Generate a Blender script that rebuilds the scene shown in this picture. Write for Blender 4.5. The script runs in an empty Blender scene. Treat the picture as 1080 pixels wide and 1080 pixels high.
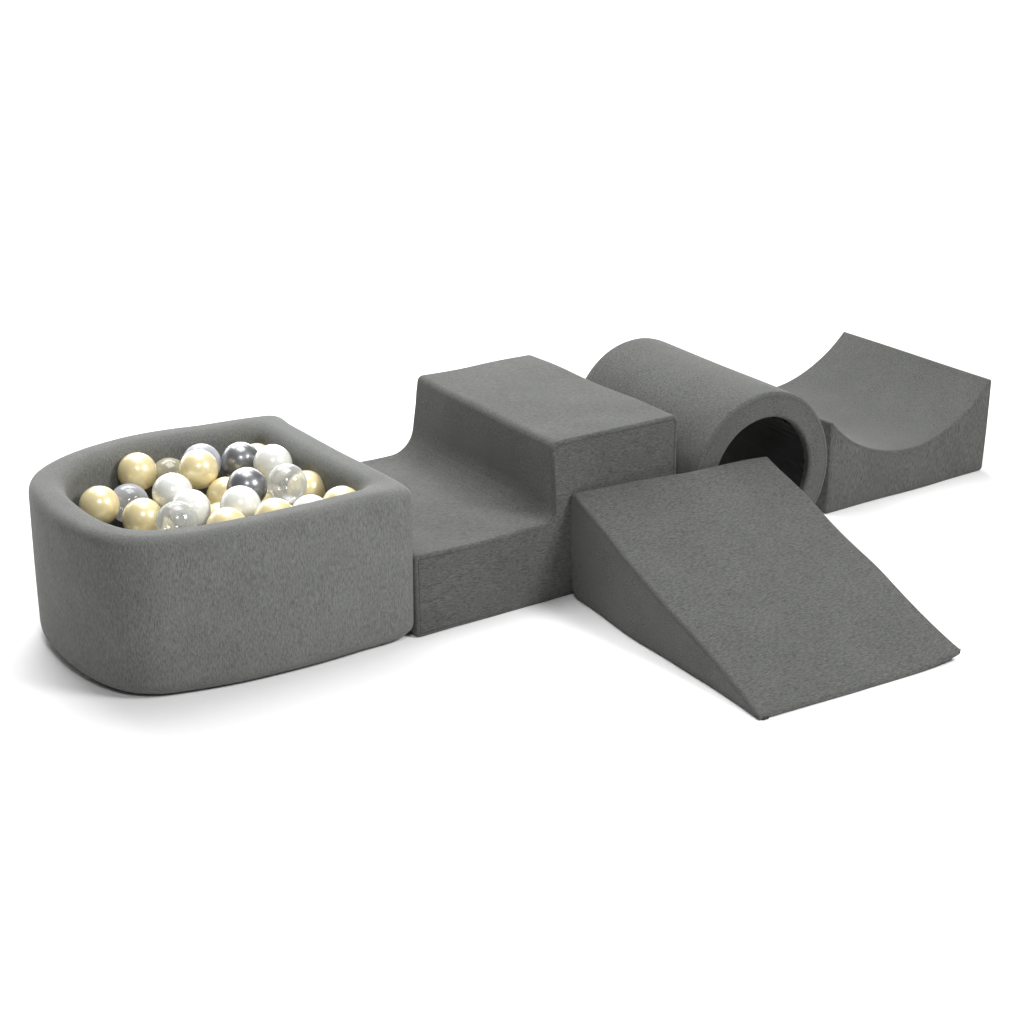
import bpy, bmesh, math, random
from mathutils import Vector, Matrix, noise

S = 0.77                      # metres per drawing unit
scene = bpy.context.scene
COL = scene.collection

# ------------------------------------------------------------------ camera
cam_d = bpy.data.cameras.new('camera')
cam_o = bpy.data.objects.new('camera', cam_d)
COL.objects.link(cam_o)
CF = Vector((0.52394, 0.76841, -0.36797)).normalized()
CR = Vector((0.82624, -0.56332, 0.0)).normalized()
roll = 0.0026
CU = CR.cross(CF).normalized()
CR2 = CR * math.cos(roll) + CU * math.sin(roll)
CU2 = -CR * math.sin(roll) + CU * math.cos(roll)
m = Matrix((CR2, CU2, -CF)).transposed().to_4x4()
m.translation = Vector((-1.9363, -3.2339, 1.8039)) * S
cam_o.matrix_world = m
cam_d.sensor_width = 36.0
cam_d.lens = 36.0 * 1906.7 / 1080.0
cam_d.clip_start = 0.05
cam_d.clip_end = 200.0
scene.camera = cam_o

# ------------------------------------------------------------------ world, exposure
world = bpy.data.worlds.new('World')
scene.world = world
world.use_nodes = True
world.node_tree.nodes['Background'].inputs[0].default_value = (1.0, 1.0, 1.0, 1)
world.node_tree.nodes['Background'].inputs[1].default_value = 0.07
scene.view_settings.view_transform = 'Standard'
scene.view_settings.look = 'None'
scene.view_settings.exposure = 0.0
scene.view_settings.gamma = 1.0
scene.view_settings.use_curve_mapping = False

# ------------------------------------------------------------------ studio lamps and added fills
def area(name, loc, target, size, power, size_y=None, color=(1, 1, 1), spread=None):
    d = bpy.data.lights.new(name, 'AREA')
    d.energy = power
    d.color = color
    if size_y:
        d.shape = 'RECTANGLE'; d.size = size; d.size_y = size_y
    else:
        d.size = size
    if spread: d.spread = spread
    o = bpy.data.objects.new(name, d)
    COL.objects.link(o)
    o.location = loc
    o.rotation_euler = (Vector(target) - Vector(loc)).to_track_quat('-Z', 'Y').to_euler()
    return o
MID = Vector((0.45, 0.25, 0.15))
def around(dx, dy, elev, dist):
    v = Vector((dx, dy, 0)).normalized() * math.cos(math.radians(elev))
    v.z = math.sin(math.radians(elev))
    return MID + v * dist
area('key_softbox', around(0.36, -0.93, 40, 3.0), MID, 0.85, 66)
area('front_softbox', around(-0.60, -0.80, 42, 3.2), MID, 0.50, 23)
area('overhead_softbox', (0.12, 0.62, 2.3), (0.20, 0.30, 0), 1.2, 30)
area('added_high_fill', (0.6, 0.9, 4.2), (0.55, 0.6, 0), 3.6, 20)  # added wide fill, evens out the light on floor and set
area('added_rear_fill', (0.9, 4.0, 3.6), (0.9, 4.8, 0), 3.8, 330)  # unseen lamp added to keep the floor behind the set white
area('added_backdrop_fill', (-1.5, 4.6, 3.2), (-1.0, 7.5, 0.3), 2.5, 300)  # added wash, whitens the left of the backdrop
area('added_backdrop_fill', (4.2, 4.0, 3.2), (6.4, 6.4, 0.8), 2.8, 800)  # added wash, lifts the far right corner of the floor to white

# ------------------------------------------------------------------ materials
def new_mat(name):
    mt = bpy.data.materials.new(name); mt.use_nodes = True
    nt = mt.node_tree
    return mt, nt, nt.nodes['Principled BSDF']
def setp(b, **kw):
    for k, v in kw.items():
        b.inputs[k.replace('_', ' ')].default_value = v

def fabric(name, scale, tint=1.0, wr=0.012, soft=0.0):
    """grey melange jersey: fine stretched flecks in two greys, soft knit bump"""
    mt, nt, b = new_mat(name)
    N, L = nt.nodes.new, nt.links.new
    tc = N('ShaderNodeTexCoord')
    mp = N('ShaderNodeMapping'); mp.inputs['Scale'].default_value = scale
    L(tc.outputs['Object'], mp.inputs['Vector'])
    n1 = N('ShaderNodeTexNoise'); n1.inputs['Scale'].default_value = 1.0
    n1.inputs['Detail'].default_value = 3.0; n1.inputs['Roughness'].default_value = 0.65
    L(mp.outputs[0], n1.inputs['Vector'])
    n2 = N('ShaderNodeTexNoise'); n2.inputs['Scale'].default_value = 2.3
    n2.inputs['Detail'].default_value = 2.0
    L(mp.outputs[0], n2.inputs['Vector'])
    n3 = N('ShaderNodeTexNoise'); n3.inputs['Scale'].default_value = 14.0
    n3.inputs['Detail'].default_value = 3.0
    L(tc.outputs['Object'], n3.inputs['Vector'])
    r = N('ShaderNodeValToRGB')
    e = r.color_ramp.elements
    t = tint
    e[0].position = 0.27; e[0].color = (0.036*t, 0.0370*t, 0.0349*t, 1)
    e[1].position = 0.78; e[1].color = (0.132*t, 0.135*t, 0.128*t, 1)
    k = e.new(0.46); k.color = (0.079*t, 0.081*t, 0.0765*t, 1)
    for el in e:             # soft = how far the flecks blend into the middle grey
        el.color = [c * (1 - soft) + m_ * soft for c, m_ in zip(el.color, (0.079*t, 0.081*t, 0.0765*t, 1))]
    L(n1.outputs['Fac'], r.inputs['Fac'])
    r2 = N('ShaderNodeMapRange'); r2.inputs['From Min'].default_value = 0.3; r2.inputs['From Max'].default_value = 0.7
    r2.inputs['To Min'].default_value = 0.86; r2.inputs['To Max'].default_value = 1.14
    L(n2.outputs['Fac'], r2.inputs['Value'])
    r3 = N('ShaderNodeMapRange'); r3.inputs['From Min'].default_value = 0.3; r3.inputs['From Max'].default_value = 0.7
    r3.inputs['To Min'].default_value = 0.95; r3.inputs['To Max'].default_value = 1.05
    L(n3.outputs['Fac'], r3.inputs['Value'])
    mu = N('ShaderNodeMath'); mu.operation = 'MULTIPLY'
    L(r2.outputs[0], mu.inputs[0]); L(r3.outputs[0], mu.inputs[1])
    mx = N('ShaderNodeVectorMath'); mx.operation = 'SCALE'
    L(r.outputs['Color'], mx.inputs[0]); L(mu.outputs[0], mx.inputs['Scale'])
    L(mx.outputs[0], b.inputs['Base Color'])
    setp(b, Roughness=0.92)
    b.inputs['Specular IOR Level'].default_value = 0.2
    b.inputs['Sheen Weight'].default_value = 0.12
    b.inputs['Sheen Roughness'].default_value = 0.5
    # bumps: knit and slack cloth
    bp = N('ShaderNodeBump'); bp.inputs['Strength'].default_value = 0.35; bp.inputs['Distance'].default_value = 0.0012
    L(n1.outputs['Fac'], bp.inputs['Height'])
    n4 = N('ShaderNodeTexNoise'); n4.inputs['Scale'].default_value = 6.5; n4.inputs['Detail'].default_value = 1.5
    L(tc.outputs['Object'], n4.inputs['Vector'])
    bp2 = N('ShaderNodeBump'); bp2.inputs['Strength'].default_value = 0.5; bp2.inputs['Distance'].default_value = wr
    L(n4.outputs['Fac'], bp2.inputs['Height']); L(bp.outputs[0], bp2.inputs['Normal'])
    L(bp2.outputs[0], b.inputs['Normal'])
    return mt
FAB_V = fabric('grey_jersey_upright', (480, 480, 105))
FAB_P = fabric('grey_jersey_lit_tint', (520, 520, 120), 1.70, soft=0.25)  # same grey jersey; brighter lighting on the pit is put into the tint
FAB_H = fabric('grey_jersey_crosswise', (125, 500, 500))
FAB_Y = fabric('grey_jersey_lengthwise', (480, 200, 400))

def plain(name, col, rough=0.9, **kw):
    mt, nt, b = new_mat(name)
    N, L = nt.nodes.new, nt.links.new
    tc = N('ShaderNodeTexCoord'); n = N('ShaderNodeTexNoise'); n.inputs['Scale'].default_value = kw.pop('ns', 60)
    L(tc.outputs['Object'], n.inputs['Vector'])
    mr = N('ShaderNodeMapRange'); v = kw.pop('var', 0.12)
    mr.inputs['To Min'].default_value = 1 - v; mr.inputs['To Max'].default_value = 1 + v
    L(n.outputs['Fac'], mr.inputs['Value'])
    s = N('ShaderNodeVectorMath'); s.operation = 'SCALE'; s.inputs[0].default_value = col
    L(mr.outputs[0], s.inputs['Scale']); L(s.outputs[0], b.inputs['Base Color'])
    b.inputs['Roughness'].default_value = rough
    for k, val in kw.items(): b.inputs[k.replace('_', ' ')].default_value = val
    return mt
SEAM = plain('grey_seam_thread', (0.046, 0.047, 0.044), 0.9, ns=300)
SOFT_SEAM = plain('light_grey_seam_thread', (0.070, 0.072, 0.068), 0.9, ns=300)
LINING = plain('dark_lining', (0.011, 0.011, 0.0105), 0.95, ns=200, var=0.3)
ZIP = plain('black_zip', (0.012, 0.012, 0.012), 0.5)
PAPER = plain('white_studio_floor', (0.93, 0.93, 0.93), 0.85, ns=3, var=0.004)

def pearl(name, col, metallic, rough, coat=1.0, **kw):
    mt, nt, b = new_mat(name)
    N, L = nt.nodes.new, nt.links.new
    tc = N('ShaderNodeTexCoord')
    n = N('ShaderNodeTexNoise'); n.inputs['Scale'].default_value = 22; n.inputs['Detail'].default_value = 3
    n.inputs['Distortion'].default_value = 1.2
    L(tc.outputs['Object'], n.inputs['Vector'])
    mr = N('ShaderNodeMapRange'); mr.inputs['To Min'].default_value = 0.92; mr.inputs['To Max'].default_value = 1.08
    L(n.outputs['Fac'], mr.inputs['Value'])
    s = N('ShaderNodeVectorMath'); s.operation = 'SCALE'; s.inputs[0].default_value = col
    L(mr.outputs[0], s.inputs['Scale']); L(s.outputs[0], b.inputs['Base Color'])
    setp(b, Metallic=metallic, Roughness=rough)
    b.inputs['Coat Weight'].default_value = coat
    b.inputs['Coat Roughness'].default_value = 0.12
    b.inputs['Subsurface Weight'].default_value = kw.get('sss', 0.0)
    b.inputs['Subsurface Radius'].default_value = (0.02, 0.018, 0.014)
    b.inputs['Subsurface Scale'].default_value = 0.5
    bp = N('ShaderNodeBump'); bp.inputs['Strength'].default_value = 0.12; bp.inputs['Distance'].default_value = 0.0015
    L(n.outputs['Fac'], bp.inputs['Height']); L(bp.outputs[0], b.inputs['Normal'])
    return mt
GOLD = pearl('pearly_gold_plastic', (0.85, 0.73, 0.42), 0.18, 0.33, sss=0.1)
WHITE = pearl('pearly_white_plastic', (0.76, 0.77, 0.735), 0.05, 0.28, sss=0.12)
SILVER = pearl('dark_silver_plastic', (0.22, 0.225, 0.235), 0.6, 0.34)

def clear(name, tint, haze_col, haze):
    mt = bpy.data.materials.new(name); mt.use_nodes = True
    nt = mt.node_tree; nt.nodes.clear()
    N, L = nt.nodes.new, nt.links.new
    out = N('ShaderNodeOutputMaterial')
    tr = N('ShaderNodeBsdfTransparent'); tr.inputs[0].default_value = (*tint, 1)
    df = N('ShaderNodeBsdfDiffuse'); df.inputs[0].default_value = (*haze_col, 1)
    tl = N('ShaderNodeBsdfTranslucent'); tl.inputs[0].default_value = (*haze_col, 1)
    m0 = N('ShaderNodeMixShader'); m0.inputs[0].default_value = 0.45
    L(df.outputs[0], m0.inputs[1]); L(tl.outputs[0], m0.inputs[2])
    gl = N('ShaderNodeBsdfGlossy'); gl.inputs['Roughness'].default_value = 0.09
    lw = N('ShaderNodeLayerWeight'); lw.inputs['Blend'].default_value = 0.35
    mh = N('ShaderNodeMapRange'); mh.inputs['To Min'].default_value = haze; mh.inputs['To Max'].default_value = min(1, haze * 2.1)
    L(lw.outputs['Facing'], mh.inputs['Value'])
    m1 = N('ShaderNodeMixShader'); L(mh.outputs[0], m1.inputs[0]); L(tr.outputs[0], m1.inputs[1]); L(m0.outputs[0], m1.inputs[2])
    fr = N('ShaderNodeFresnel'); fr.inputs['IOR'].default_value = 1.45; fr.inputs['IOR'].default_value = 1.45
    bpn = N('ShaderNodeTexNoise'); bpn.inputs['Scale'].default_value = 18
    tc = N('ShaderNodeTexCoord'); L(tc.outputs['Object'], bpn.inputs['Vector'])
    bp = N('ShaderNodeBump'); bp.inputs['Strength'].default_value = 0.2; bp.inputs['Distance'].default_value = 0.002
    L(bpn.outputs['Fac'], bp.inputs['Height']); L(bp.outputs[0], gl.inputs['Normal'])
    fm = N('ShaderNodeMath'); fm.operation = 'MULTIPLY_ADD'; fm.inputs[1].default_value = 0.45; fm.inputs[2].default_value = 0.05; L(fr.outputs[0], fm.inputs[0])
    m2 = N('ShaderNodeMixShader'); L(fm.outputs[0], m2.inputs[0]); L(m1.outputs[0], m2.inputs[1]); L(gl.outputs[0], m2.inputs[2])
    L(m2.outputs[0], out.inputs['Surface'])
    return mt
CLEAR = clear('clear_plastic', (0.97, 0.975, 0.98), (0.90, 0.92, 0.91), 0.26)
SMOKE = clear('smoky_clear_plastic', (0.90, 0.91, 0.94), (0.80, 0.82, 0.88), 0.45)
CHAMP = clear('champagne_clear_plastic', (0.93, 0.90, 0.80), (0.88, 0.84, 0.64), 0.50)

# ------------------------------------------------------------------ object helpers
def tag(o, label=None, cat=None, group=None, kind=None):
    if label: o['label'] = label
    if cat: o['category'] = cat
    if group: o['group'] = group
    if kind: o['kind'] = kind
    return o
def thing(name, base, label, cat):
    o = bpy.data.objects.new(name, None); COL.objects.link(o)
    o.location = Vector(base) * S
    o.empty_display_size = 0.1
    return tag(o, label, cat)
def link(name, bm, mat, parent=None, base=(0, 0, 0), smooth=True, wn=False):
    """bm is in drawing units and world position; base is the parent's foot"""
    b = Vector(base)
    for v in bm.verts: v.co = (v.co - b) * S
    me = bpy.data.meshes.new(name); bm.to_mesh(me); bm.free()
    me.materials.append(mat)
    if smooth: me.shade_smooth()
    o = bpy.data.objects.new(name, me); COL.objects.link(o)
    if parent: o.parent = parent
    if wn:
        w = o.modifiers.new('normals', 'WEIGHTED_NORMAL'); w.weight = 60; w.keep_sharp = False
    return o

def round_profile(pts, kfix=None):
    """pts: (x, z, radius); returns a list of points with rounded corners"""
    out = []
    n = len(pts)
    for i in range(n):
        x, z, r = pts[i]
        P = Vector((x, z)); A = Vector(pts[i - 1][:2]); B = Vector(pts[(i + 1) % n][:2])
        if r <= 0: out.append(P); continue
        a = (A - P).normalized(); b = (B - P).normalized()
        ang = math.acos(max(-1, min(1, a.dot(b))))
        t = r / math.tan(ang / 2)
        t = min(t, (A - P).length * 0.49, (B - P).length * 0.49)
        r = t * math.tan(ang / 2)
        c = P + (a + b).normalized() * (r / math.sin(ang / 2))
        p0 = P + a * t - c; p1 = P + b * t - c
        a0 = math.atan2(p0.y, p0.x); d = math.atan2(p1.y, p1.x) - a0
        while d > math.pi: d -= 2 * math.pi
        while d < -math.pi: d += 2 * math.pi
        k = kfix or max(5, int(r / 0.01) + 4)
        for j in range(k + 1):
            an = a0 + d * j / k
            out.append(c + Vector((math.cos(an), math.sin(an))) * r)
    return out
def offset(prof, d):
    if d == 0: return [p.copy() for p in prof]
    n = len(prof); res = []
    area2 = sum(prof[i].x * prof[(i + 1) % n].y - prof[(i + 1) % n].x * prof[i].y for i in range(n))
    sg = 1 if area2 > 0 else -1
    for i in range(n):
        e0 = (prof[i] - prof[i - 1]); e1 = (prof[(i + 1) % n] - prof[i])
        n0 = Vector((-e0.y, e0.x)).normalized() * sg; n1 = Vector((-e1.y, e1.x)).normalized() * sg
        mm = (n0 + n1)
        mm = mm.normalized() if mm.length > 1e-6 else n0
        c = max(0.4, mm.dot(n1))
        res.append(prof[i] + mm * (d / c))
    return res
def prism(prof, y0, y1, rb, grid=0.03, ends=5, mid=0):
    fn = prof if callable(prof) else (lambda y: prof)
    """profile (x,z) extruded along y with softly rounded rims, cut into a grid"""
    bm = bmesh.new(); rings = []
    seq = [(y0 + rb * (1 - math.cos(math.pi / 2 * j / ends)), rb * (1 - math.sin(math.pi / 2 * j / ends))) for j in range(ends + 1)]
    seq += [(y0 + (y1 - y0) * j / (mid + 1), 0.0) for j in range(1, mid + 1)]
    seq += [(y1 - rb * (1 - math.cos(math.pi / 2 * j / ends)), rb * (1 - math.sin(math.pi / 2 * j / ends))) for j in range(ends, -1, -1)]
    for y, d in seq:
        rings.append([bm.verts.new((p.x, y, p.y)) for p in offset(fn(y), d)])
    n = len(rings[0])
    for a, b in zip(rings, rings[1:]):
        for i in range(n):
            bm.faces.new((a[i], a[(i + 1) % n], b[(i + 1) % n], b[i]))
    bm.faces.new(rings[0]); bm.faces.new(list(reversed(rings[-1])))
    bmesh.ops.recalc_face_normals(bm, faces=bm.faces)
    lo = [min(v.co[k] for v in bm.verts) for k in range(3)]
    hi = [max(v.co[k] for v in bm.verts) for k in range(3)]
    for k in range(3):
        c = lo[k] + grid * 1.013
        while c < hi[k] - 0.012:
            no = [0, 0, 0]; no[k] = 1; co = [0, 0, 0]; co[k] = c
            bmesh.ops.bisect_plane(bm, geom=bm.verts[:] + bm.edges[:] + bm.faces[:], dist=1e-5, plane_co=co, plane_no=no)
            c += grid
    return bm
def soften(bm, amp, freq, seed, floor_z=0.0):
    off = Vector((seed * 7.31, seed * 3.17, seed * 1.7))
    for v in bm.verts:
        q = v.co * freq + off
        d = Vector((noise.noise(q), noise.noise(q + Vector((31, 0, 0))), noise.noise(q + Vector((0, 47, 0)))))
        v.co += d * amp
        if v.co.z < floor_z: v.co.z = floor_z
def tube_path(bm, pts, r, seg=6):
    rings = []
    for i, p in enumerate(pts):
        p = Vector(p)
        t = (Vector(pts[min(i + 1, len(pts) - 1)]) - Vector(pts[max(i - 1, 0)])).normalized()
        u = t.cross(Vector((0.3, 1, 0.2))).normalized(); w = t.cross(u)
        rings.append([bm.verts.new(p + (u * math.cos(2 * math.pi * k / seg) + w * math.sin(2 * math.pi * k / seg)) * r) for k in range(seg)])
    for a, b in zip(rings, rings[1:]):
        for k in range(seg): bm.faces.new((a[k], a[(k + 1) % seg], b[(k + 1) % seg], b[k]))
    bm.faces.new(rings[0]); bm.faces.new(list(reversed(rings[-1])))
def dense(pts, step=0.012):
    out = []
    for a, b in zip(pts, pts[1:]):
        a = Vector(a); b = Vector(b); k = max(1, int((b - a).length / step))
        for j in range(k): out.append(a.lerp(b, j / k))
    out.append(Vector(pts[-1])); return out
def wobble(pts, amp, freq, seed):
    off = Vector((seed * 7.31, seed * 3.17, seed * 1.7)); res = []
    for p in pts:
        q = p * freq + off
        res.append(p + Vector((noise.noise(q), noise.noise(q + Vector((31, 0, 0))), noise.noise(q + Vector((0, 47, 0))))) * amp)
    return res

# ------------------------------------------------------------------ the setting: white studio sweep
def make_floor():
    bm = bmesh.new()
    X0, X1 = -14, 18
    prof = [(-9, 0)]
    yb, r = 7.0, 3.0
    prof.append((yb, 0))
    for j in range(1, 17):
        a = math.pi / 2 * j / 16
        prof.append((yb + r * math.sin(a), r * (1 - math.cos(a))))
    prof.append((yb + r, 7))
    prev = None
    for y, z in prof:
        a = bm.verts.new((X0, y, z)); b = bm.verts.new((X1, y, z))
        if prev: bm.faces.new((prev[0], prev[1], b, a))
        prev = (a, b)
    bmesh.ops.recalc_face_normals(bm, faces=bm.faces)
    o = link('floor', bm, PAPER)
    tag(o, kind='structure')
make_floor()

# ------------------------------------------------------------------ step block
H, H1, XS, LX, D = 0.40, 0.203, 0.387, 0.763, 0.627
def make_step():
    base = (0.38, 0.31, 0)
    t = thing('step_block', base, 'dark grey two-level foam step block between the ball pit and the tunnel', 'foam block')
    def prof_at(y):
        u = min(1, max(0, y / D)); e = min(1, max(0, y / 0.16)); e = e * e * (3 - 2 * e)
        return round_profile([(0, 0, 0.016), (LX, 0, 0.016), (LX, H + 0.003, 0.019), (XS - 0.003 + 0.009 * u, H + 0.003, 0.017), (XS - 0.003 - 0.016 * u, H1, 0.036 + 0.030 * e), (0, H1, 0.014)], 7)
    bm = prism(prof_at, 0, D, 0.007, mid=16)
    for v in bm.verts:       # padded faces bow outwards a little
        x, y, z = v.co
        top = H if x > XS else H1
        b_ = math.sin(math.pi * min(1, max(0, x / LX))) * math.sin(math.pi * min(1, max(0, z / top)))
        v.co.y += -0.006 * b_ if y < 0.02 else (0.006 * b_ if y > D - 0.02 else 0)
        if z > top - 0.004: v.co.z += 0.004 * math.sin(math.pi * min(1, max(0, y / D))) * math.sin(math.pi * min(1, max(0, (x - (XS if x > XS else 0)) / (LX - XS))))
    soften(bm, 0.0052, 5.0, 1)
    body = link('body', bm, FAB_H, t, base, wn=True)
    # stitched seam round the front face and the back face
    for y in (0.0002, D - 0.0002):
        bm = bmesh.new()
        loop = offset(prof_at(y), 0.0105)
        pts = dense([(p.x, y, p.y) for p in loop] + [(loop[0].x, y, loop[0].y)])
        tube_path(bm, wobble(pts, 0.0052, 5.0, 1), 0.0012)
        link('seam', bm, SEAM, t, base)
make_step()

# ------------------------------------------------------------------ concave rocker block
def make_valley():
    x0, x1, y0, y1 = 1.324, 1.942, 0.044, 0.636
    base = ((x0 + x1) / 2, (y0 + y1) / 2, 0)
    t = thing('valley_block', base, 'dark grey foam block with a wide hollowed-out top, beside the tunnel', 'foam block')
    xc = 1.628
    def prof_at(y):
        u = min(1, max(0, (y - y0) / (y1 - y0)))
        low = 0.127 + 0.020 * u; top = 0.278; hw = (x1 - x0) / 2
        R = (hw * hw + (top - low) ** 2) / (2 * (top - low)); zc = low + R
        pts = [(x0, 0, 0.012), (x1, 0, 0.012)]
        for k in range(33):
            x = x1 - (x1 - x0) * k / 32
            pts.append((x, zc - math.sqrt(max(0, R * R - (x - xc) ** 2)), 0.006 if k in (0, 32) else 0))
        return round_profile(pts, 6)
    bm = prism(prof_at, y0, y1, 0.006, mid=12)
    soften(bm, 0.0045, 4.6, 2)
    link('body', bm, FAB_V, t, base, wn=True)
    for y in (y0 + 0.0004, y1 - 0.0004):
        bm = bmesh.new()
        loop = offset(prof_at(y), 0.008)
        pts = dense([(p.x, y, p.y) for p in loop] + [(loop[0].x, y, loop[0].y)])
        tube_path(bm, wobble(pts, 0.0045, 4.6, 2), 0.0010)
        link('seam', bm, SOFT_SEAM, t, base)
make_valley()

# ------------------------------------------------------------------ wedge ramp
def make_wedge():
    BL, BR = Vector((0.432, -0.004, 0)), Vector((1.002, -0.060, 0))
    FL, FR = Vector((0.390, -0.744, 0)), Vector((0.960, -0.784, 0))
    WH = 0.273; T = 0.012
    base = (0.70, -0.38, 0)
    t = thing('wedge_ramp', base, 'dark grey foam wedge ramp sloping down to the floor in front of the step block', 'foam wedge')
    def mp(x, y, z):         # x = along slope 0..1 (0 high), y = across 0..1
        g = BL.lerp(BR, y).lerp(FL.lerp(FR, y), x)
        lift = 0.018 * max(0, y) ** 10 * max(0, x) ** 6
        belly = 0.004 * math.sin(math.pi * min(1, max(0, x))) * math.sin(math.pi * min(1, max(0, y)))
        edge = 0.0035 * math.sin(9 * x + 1.0) * (1 - min(1, abs(y) * 6)) + 0.0015 * math.sin(4 * x) * (1 - min(1, abs(1 - y) * 6))
        return Vector((g.x + edge, g.y, z + lift + belly * (z > 0.002)))
    L = 0.74
    prof = round_profile([(0, 0, 0.034), (0, WH, 0.010), (L, T, 0.006), (L, 0, 0.004)])
    W = 0.56
    bm = prism(prof, 0, W, 0.008)
    for v in bm.verts: v.co = mp(v.co.x / L, v.co.y / W, v.co.z)
    soften(bm, 0.0048, 6.0, 3)
    bmesh.ops.recalc_face_normals(bm, faces=bm.faces)
    link('body', bm, FAB_H, t, base, wn=True)
    # seam along the two slanted edges and the high edge, on the side faces
    for y in (0.0002, W - 0.0002):
        bm = bmesh.new()
        loop = offset(prof, 0.0095)
        pts = dense([(p.x, y, p.y) for p in loop] + [(loop[0].x, y, loop[0].y)])
        tube_path(bm, wobble([mp(p.x / L, p.y / W, p.z) for p in pts], 0.0048, 6.0, 3), 0.0011)
        link('seam', bm, SOFT_SEAM, t, base)
    # zip running under the low front edge, its black end showing at the near corner
    bm = bmesh.new()
    pts = [mp(1.0 - 0.001, y, 0.0035) for y in (0.020, 0.032, 0.044)]
    tube_path(bm, pts, 0.0036)
    link('zip_end', bm, ZIP, t, base)
make_wedge()

# ------------------------------------------------------------------ tunnel
def make_tunnel():
    yaw = -0.058; y0 = -0.046; Lt = 0.578
    xc, zc = 1.008, 0.205
    RX, RZ, rx, rz = 0.2145, 0.2185, 0.150, 0.152
    base = (xc, 0.28, 0)
    t = thing('play_tunnel', base, 'dark grey foam tunnel lying on its side behind the wedge, dark inside', 'foam tunnel')
    c, s = math.cos(yaw), math.sin(yaw)
    def place(th, k, y, sd):
        # k: 0 inner radius, 1 outer radius
        a = rx + (RX - rx) * k; b = rz + (RZ - rz) * k
        q = Vector((math.cos(th) * 1.3, math.sin(th) * 1.3, y * 3.5 + sd))
        w = 1 + 0.020 * noise.noise(q)
        X = a * w * math.cos(th); Z = b * w * math.sin(th)
        z = zc + Z
        if z < 0.0: z = 0.0
        return Vector((xc + c * X - s * y, y0 + s * X + c * y, z))
    n = 128
    bm = bmesh.new()
    # section path (k, y): start inside, over the front rim, along outside, over the back rim, inside
    path = []
    th_w = RX - rx
    def rimpath(yend, sgn, ro, ri):
        # from outside to inside
        P = []
        for j in range(7):
            a = math.pi / 2 * j / 6
            P.append((1 - (ro - ro * math.cos(a)) / th_w, yend + sgn * (ro - ro * math.sin(a))))
        for j in range(9):
            a = math.pi / 2 * j / 8
            P.append(((ri - ri * math.sin(a)) / th_w, yend + sgn * (ri - ri * math.cos(a))))
        return P
    f = rimpath(0, 1, 0.009, 0.009)     # front
    bk = rimpath(Lt, -1, 0.012, 0.016)
    path = list(reversed(f)) + [(1, y) for y in [0.03 + (Lt - 0.06) * j / 14 for j in range(15)]] + bk
    path = [(0, 0.05)] + path + [(0, Lt - 0.05)]
    rings = [[bm.verts.new(place(2 * math.pi * i / n, k, y, 0)) for i in range(n)] for k, y in path]
    for a, b in zip(rings, rings[1:]):
        for i in range(n): bm.faces.new((a[i], a[(i + 1) % n], b[(i + 1) % n], b[i]))
    bmesh.ops.recalc_face_normals(bm, faces=bm.faces)
    link('shell', bm, FAB_Y, t, base, wn=True)
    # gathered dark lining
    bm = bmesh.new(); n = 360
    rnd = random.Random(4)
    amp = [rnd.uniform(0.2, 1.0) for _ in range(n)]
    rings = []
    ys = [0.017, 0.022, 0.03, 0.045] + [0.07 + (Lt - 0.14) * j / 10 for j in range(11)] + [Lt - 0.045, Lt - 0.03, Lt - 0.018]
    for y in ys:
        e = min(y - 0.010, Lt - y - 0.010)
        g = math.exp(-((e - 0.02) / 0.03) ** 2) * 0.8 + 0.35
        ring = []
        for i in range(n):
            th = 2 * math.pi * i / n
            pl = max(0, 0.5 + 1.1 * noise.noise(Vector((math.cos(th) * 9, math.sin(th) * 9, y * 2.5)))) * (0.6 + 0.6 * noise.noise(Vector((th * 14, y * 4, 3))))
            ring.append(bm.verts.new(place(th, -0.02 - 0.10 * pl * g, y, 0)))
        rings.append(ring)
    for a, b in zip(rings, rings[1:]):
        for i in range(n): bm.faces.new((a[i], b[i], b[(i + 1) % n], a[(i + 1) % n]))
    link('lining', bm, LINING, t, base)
    # seam on the rims
    for y in (0.0005, Lt - 0.0005):
        bm = bmesh.new()
        pts = [place(2 * math.pi * i / 160, 0.83, y, 0) for i in range(161)]
        tube_path(bm, pts, 0.0012)
        link('seam', bm, SOFT_SEAM, t, base)
make_tunnel()

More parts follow.
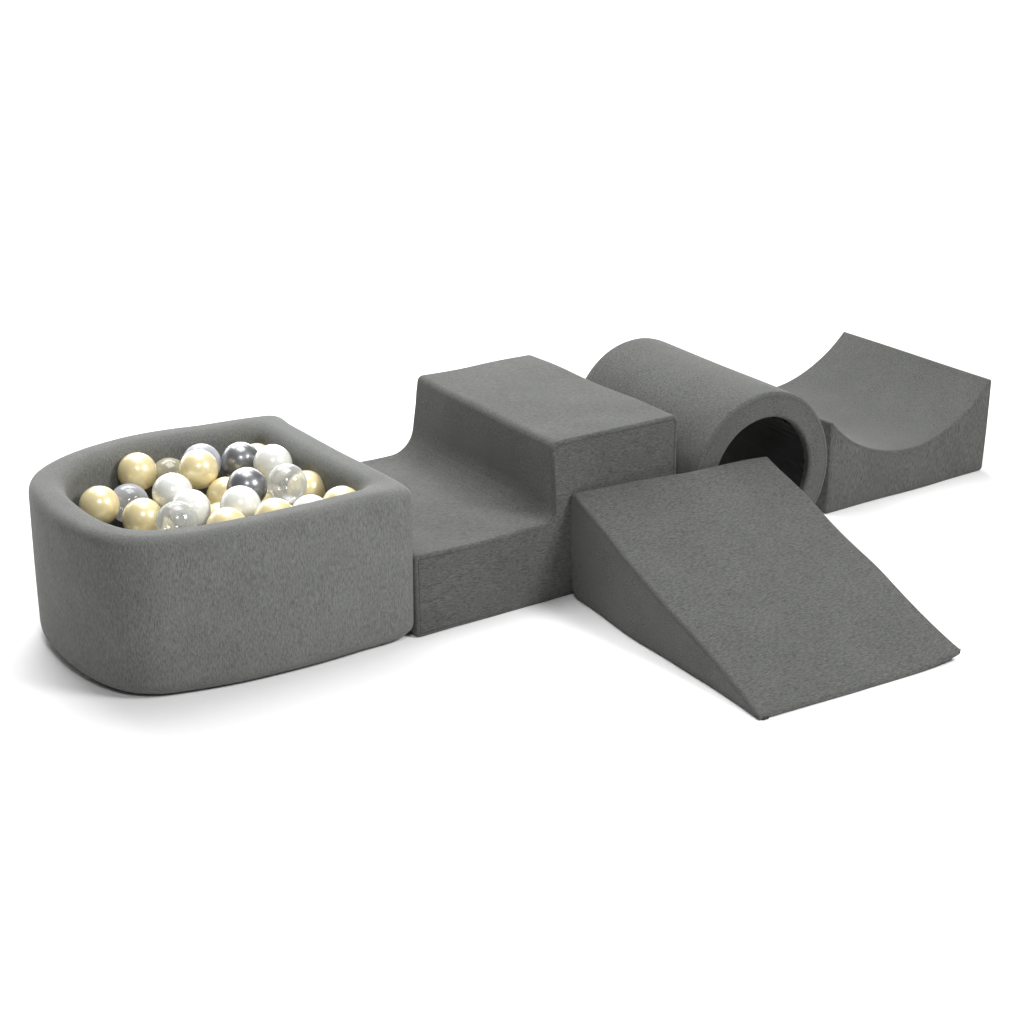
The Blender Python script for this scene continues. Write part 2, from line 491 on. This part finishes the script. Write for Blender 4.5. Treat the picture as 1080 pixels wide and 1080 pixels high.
# ------------------------------------------------------------------ ball pit
OUT = [(0.008, .045), (.005, .010), (-.018, -.008), (-.12, -.013), (-.239, -.015), (-.34, -.011), (-.443, -.002), (-.546, .02), (-.620, .047), (-.672, .092), (-.704, .155), (-.724, .25), (-.728, .338), (-.722, .43), (-.700, .51), (-.655, .582), (-.565, .65), (-.46, .69), (-.344, .71), (-.24, .711), (-.12, .693), (-.04, .678), (.004, .668), (.012, .640), (.004, .58), (.002, .5), (.002, .4), (.002, .3), (.003, .2), (.006, .12)]
def closed_curve(pts, sub=8):
    res = []; n = len(pts); P = [Vector(p) for p in pts]
    for i in range(n):
        p0, p1, p2, p3 = P[i - 1], P[i], P[(i + 1) % n], P[(i + 2) % n]
        # centripetal Catmull-Rom
        t0 = 0; t1 = t0 + (p1 - p0).length ** .5; t2 = t1 + (p2 - p1).length ** .5; t3 = t2 + (p3 - p2).length ** .5
        for j in range(sub):
            t = t1 + (t2 - t1) * j / sub
            A1 = p0 * ((t1 - t) / (t1 - t0)) + p1 * ((t - t0) / (t1 - t0))
            A2 = p1 * ((t2 - t) / (t2 - t1)) + p2 * ((t - t1) / (t2 - t1))
            A3 = p2 * ((t3 - t) / (t3 - t2)) + p3 * ((t - t2) / (t3 - t2))
            B1 = A1 * ((t2 - t) / (t2 - t0)) + A2 * ((t - t0) / (t2 - t0))
            B2 = A2 * ((t3 - t) / (t3 - t1)) + A3 * ((t - t1) / (t3 - t1))
            res.append(B1 * ((t2 - t) / (t2 - t1)) + B2 * ((t - t1) / (t2 - t1)))
    return res
PC = Vector((-0.35, 0.35))
def radial(curve, n):
    """sample the closed curve by angle about PC"""
    out = []
    for i in range(n):
        a = 2 * math.pi * i / n
        d = Vector((math.cos(a), math.sin(a))); best = None
        for p, q in zip(curve, curve[1:] + curve[:1]):
            p = p - PC; q = q - PC; e = q - p
            den = d.x * e.y - d.y * e.x
            if abs(den) < 1e-12: continue
            r = (p.x * e.y - p.y * e.x) / den
            u = (p.x * d.y - p.y * d.x) / den
            if r > 0 and -1e-6 <= u <= 1 + 1e-6: best = r if best is None else max(best, r)
        out.append(best)
    return out
def inset_poly(curve, d):
    """true inset found by marching from the centre: distance to the outline = d"""
    segs = list(zip(curve, curve[1:] + curve[:1]))
    def dist(p):
        m_ = 9
        for a, b in segs:
            e = b - a; t_ = max(0, min(1, (p - a).dot(e) / e.dot(e))); m_ = min(m_, (p - a - e * t_).length)
        return m_
    return dist
POOL_H = 0.375; WT = 0.081
def make_pool():
    base = (PC.x, PC.y, 0)
    t = thing('ball_pit', base, 'dark grey D-shaped foam ball pit with thick rounded rim, full of plastic balls', 'ball pit')
    n = 200
    curve = closed_curve(OUT, 4)
    ro = radial(curve, n)
    dist = inset_poly(curve, WT)
    ri = []
    for i in range(n):
        a = 2 * math.pi * i / n; d = Vector((math.cos(a), math.sin(a)))
        lo, hi = 0.0, ro[i]
        for _ in range(22):
            mid = (lo + hi) / 2
            if dist(PC + d * mid) > WT: lo = mid
            else: hi = mid
        ri.append(lo)
    ri = [(ri[i - 3] + ri[i - 2] + ri[i - 1] + ri[i] * 2 + ri[(i + 1) % n] + ri[(i + 2) % n] + ri[(i + 3) % n]) / 8 for i in range(n)]
    # section: (k, z), k = 0 outer wall, 1 inner wall
    sec = []
    rb = 0.040
    for j in range(7):
        a = math.pi / 2 * j / 6
        sec.append(((rb - rb * math.sin(a)) / WT, rb - rb * math.cos(a)))
    r = 0.025; r_in = 0.036
    z1 = POOL_H - r
    for j in range(1, 12): sec.append((0, rb + (z1 - rb) * j / 12))
    for j in range(9):
        a = math.pi / 2 * j / 8
        sec.append(((r - r * math.cos(a)) / WT, z1 + r * math.sin(a)))
    for j in range(1, 9):
        a = math.pi / 2 * j / 8
        sec.append((1 - (r_in - r_in * math.sin(a)) / WT, POOL_H - r_in + r_in * math.cos(a)))
    zi = POOL_H - r_in
    for j in range(1, 8): sec.append((1, zi + (0.03 - zi) * j / 8))
    bm = bmesh.new(); rings = []
    for k, z in sec:
        ring = []
        for i in range(n):
            a = 2 * math.pi * i / n; d = Vector((math.cos(a), math.sin(a)))
            bulge = 0.002 * math.sin(math.pi * min(1, z / POOL_H)) if k < 0.5 else -0.0
            rad = ro[i] + (ri[i] - ro[i]) * k
            # the far and right walls settle a little lower in the middle
            zz = z
            p = PC + d * rad
            q = Vector((p.x * 5, p.y * 5, z * 3))
            rad += 0.0035 * noise.noise(q) + bulge - 0.002
            zz -= 0.009 * min(1, max(0, (p.y - 0.2) / 0.4)) * min(1, max(0, (p.x + 0.5) / 0.3)) * min(1, z / 0.3)
            zz += 0.004 * noise.noise(q + Vector((9, 9, 9))) * min(1, z * 6)
            p = PC + d * rad
            ring.append(bm.verts.new((min(p.x, 0.004 if 0.09 < p.y < 0.62 else 0.02), p.y, max(0.0, zz))))
        rings.append(ring)
    for a, b in zip(rings, rings[1:]):
        for i in range(n): bm.faces.new((a[i], a[(i + 1) % n], b[(i + 1) % n], b[i]))
    bmesh.ops.recalc_face_normals(bm, faces=bm.faces)
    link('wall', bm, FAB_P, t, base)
    # padded bottom inside the wall
    bm = bmesh.new()
    low = [bm.verts.new((*(PC + Vector((math.cos(2 * math.pi * i / n), math.sin(2 * math.pi * i / n))) * (ri[i] - 0.004)), 0.004)) for i in range(n)]
    mid = [bm.verts.new((v.co.x, v.co.y, 0.035)) for v in low]
    top = [bm.verts.new((v.co.x + (PC.x - v.co.x) * 0.04, v.co.y + (PC.y - v.co.y) * 0.04, 0.040)) for v in low]
    for a, b in ((low, mid), (mid, top)):
        for i in range(n): bm.faces.new((a[i], a[(i + 1) % n], b[(i + 1) % n], b[i]))
    bm.faces.new(top); bm.faces.new(list(reversed(low)))
    link('bottom_cushion', bm, FAB_H, t, base, wn=True)
make_pool()

# ------------------------------------------------------------------ balls
RB = 0.0465
def ball_mesh(name, mat):
    bm = bmesh.new()
    bmesh.ops.create_uvsphere(bm, u_segments=48, v_segments=32, radius=RB * S)
    # a fine moulding ridge round the middle
    for v in bm.verts:
        if abs(v.co.z) < RB * S * 0.01: v.co *= 1.008
    me = bpy.data.meshes.new(name); bm.to_mesh(me); bm.free()
    me.materials.append(mat); me.shade_smooth()
    return me
MESH = {k: ball_mesh(n_, m_) for k, n_, m_ in (('g', 'gold_ball', GOLD), ('w', 'pearl_ball', WHITE), ('s', 'silver_ball', SILVER), ('c', 'clear_ball', CLEAR), ('k', 'smoky_ball', SMOKE), ('p', 'champagne_ball', CHAMP))}
NAME = {'g': 'gold_ball', 'w': 'pearl_ball', 's': 'silver_ball', 'c': 'clear_ball', 'k': 'smoky_ball', 'p': 'champagne_ball'}
BALLS = [
 ('g', (-.408, .583, .315), 'pearly gold ball high against the far left wall, left of the champagne see-through ball'),
 ('g', (-.543, .490, .289), 'pearly gold ball at the far left end of the pit, leftmost of all'),
 ('g', (-.487, .374, .284), 'pearly gold ball at the near rim, right of the leftmost gold ball'),
 ('k', (-.459, .522, .266), 'smoky see-through ball between the leftmost gold ball and the next gold balls'),
 ('w', (-.404, .391, .322), 'pearl white ball just below the champagne see-through ball'),
 ('w', (-.403, .299, .311), 'pearl white ball behind the clear see-through ball at the left front rim'),
 ('c', (-.466, .231, .318), 'clear see-through ball at the front rim, overlapping a gold and a white ball'),
 ('p', (-.322, .597, .280), 'champagne-tinted see-through ball in the back row between two high gold balls'),
 ('g', (-.309, .453, .341), 'pearly gold ball in the middle, in front of the bluish smoky ball'),
 ('k', (-.265, .533, .324), 'bluish smoky see-through ball peeping out behind the high middle gold ball'),
 ('s', (-.182, .491, .324), 'dark silver ball in the back row, farther of the two silver balls'),
 ('g', (-.115, .545, .292), 'gold ball against the far wall, only its top showing behind a white ball'),
 ('w', (-.138, .410, .333), 'pearl white ball at the back right, the highest of the white balls'),
 ('c', (-.182, .254, .341), 'clear see-through ball with bright glints, below the highest pearl white ball'),
 ('g', (-.108, .300, .295), 'gold ball by the right wall, half hidden behind the glinting clear ball'),
 ('g', (-.116, .116, .316), 'gold ball in the near right corner, only its top above the rim'),
 ('s', (-.258, .305, .332), 'dark silver ball in the middle, nearer of the two silver balls'),
 ('w', (-.312, .230, .322), 'pearl white ball near the middle of the front rim, below the nearer silver ball'),
 ('g', (-.274, .385, .287), 'gold ball low in the middle, tucked left of the nearer silver ball'),
 ('g', (-.377, .166, .305), 'gold ball at the front rim, its top overlapping the middle white ball'),
 ('g', (-.326, .314, .258), 'gold ball sunk low between two white balls at the front rim'),
 ('g', (-.284, .116, .323), 'gold ball whose top shows at the front rim below the glinting clear ball'),
 ('w', (-.196, .116, .312), 'white ball, a thin sliver above the front rim on the right'),
 ('g', (-.210, .350, .250), 'gold ball glimpsed low between the nearer silver ball and the glinting clear ball'),
]
LOWER = [('g', [-0.52, 0.12, 0.2]), ('w', [-0.42, 0.12, 0.2]), ('g', [-0.32, 0.12, 0.2]), ('c', [-0.22, 0.12, 0.2]), ('s', [-0.12, 0.12, 0.2]), ('g', [-0.54, 0.22, 0.2]), ('s', [-0.44, 0.22, 0.2]), ('w', [-0.34, 0.22, 0.2]), ('g', [-0.16, 0.22, 0.2]), ('w', [-0.6, 0.3, 0.2]), ('g', [-0.5, 0.32, 0.2]), ('g', [-0.4, 0.32, 0.19]), ('g', [-0.28, 0.32, 0.16]), ('g', [-0.13, 0.37, 0.195]), ('s', [-0.62, 0.4, 0.2]), ('s', [-0.34, 0.4, 0.175]), ('s', [-0.52, 0.42, 0.2]), ('w', [-0.24, 0.45, 0.2]), ('g', [-0.42, 0.46, 0.2]), ('s', [-0.32, 0.5, 0.2]), ('g', [-0.21, 0.55, 0.2]), ('g', [-0.12, 0.48, 0.21]), ('g', [-0.4, 0.56, 0.2])]
rnd = random.Random(11)
def add_ball(kind, pos, label):
    o = bpy.data.objects.new(NAME[kind], MESH[kind]); COL.objects.link(o)
    o.location = Vector(pos) * S
    o.rotation_euler = (rnd.uniform(0, 3), rnd.uniform(0, 3), rnd.uniform(0, 3))
    tag(o, label, 'ball', 'plastic balls in the ball pit')
for kind, pos, label in BALLS: add_ball(kind, pos, label)
COLN = {'g': 'gold', 'w': 'pearl white', 's': 'dark silver', 'c': 'clear'}
for kind, pos in LOWER:
    add_ball(kind, pos, 'hidden %s plastic ball in the layer beneath the visible balls of the pit' % COLN[kind])
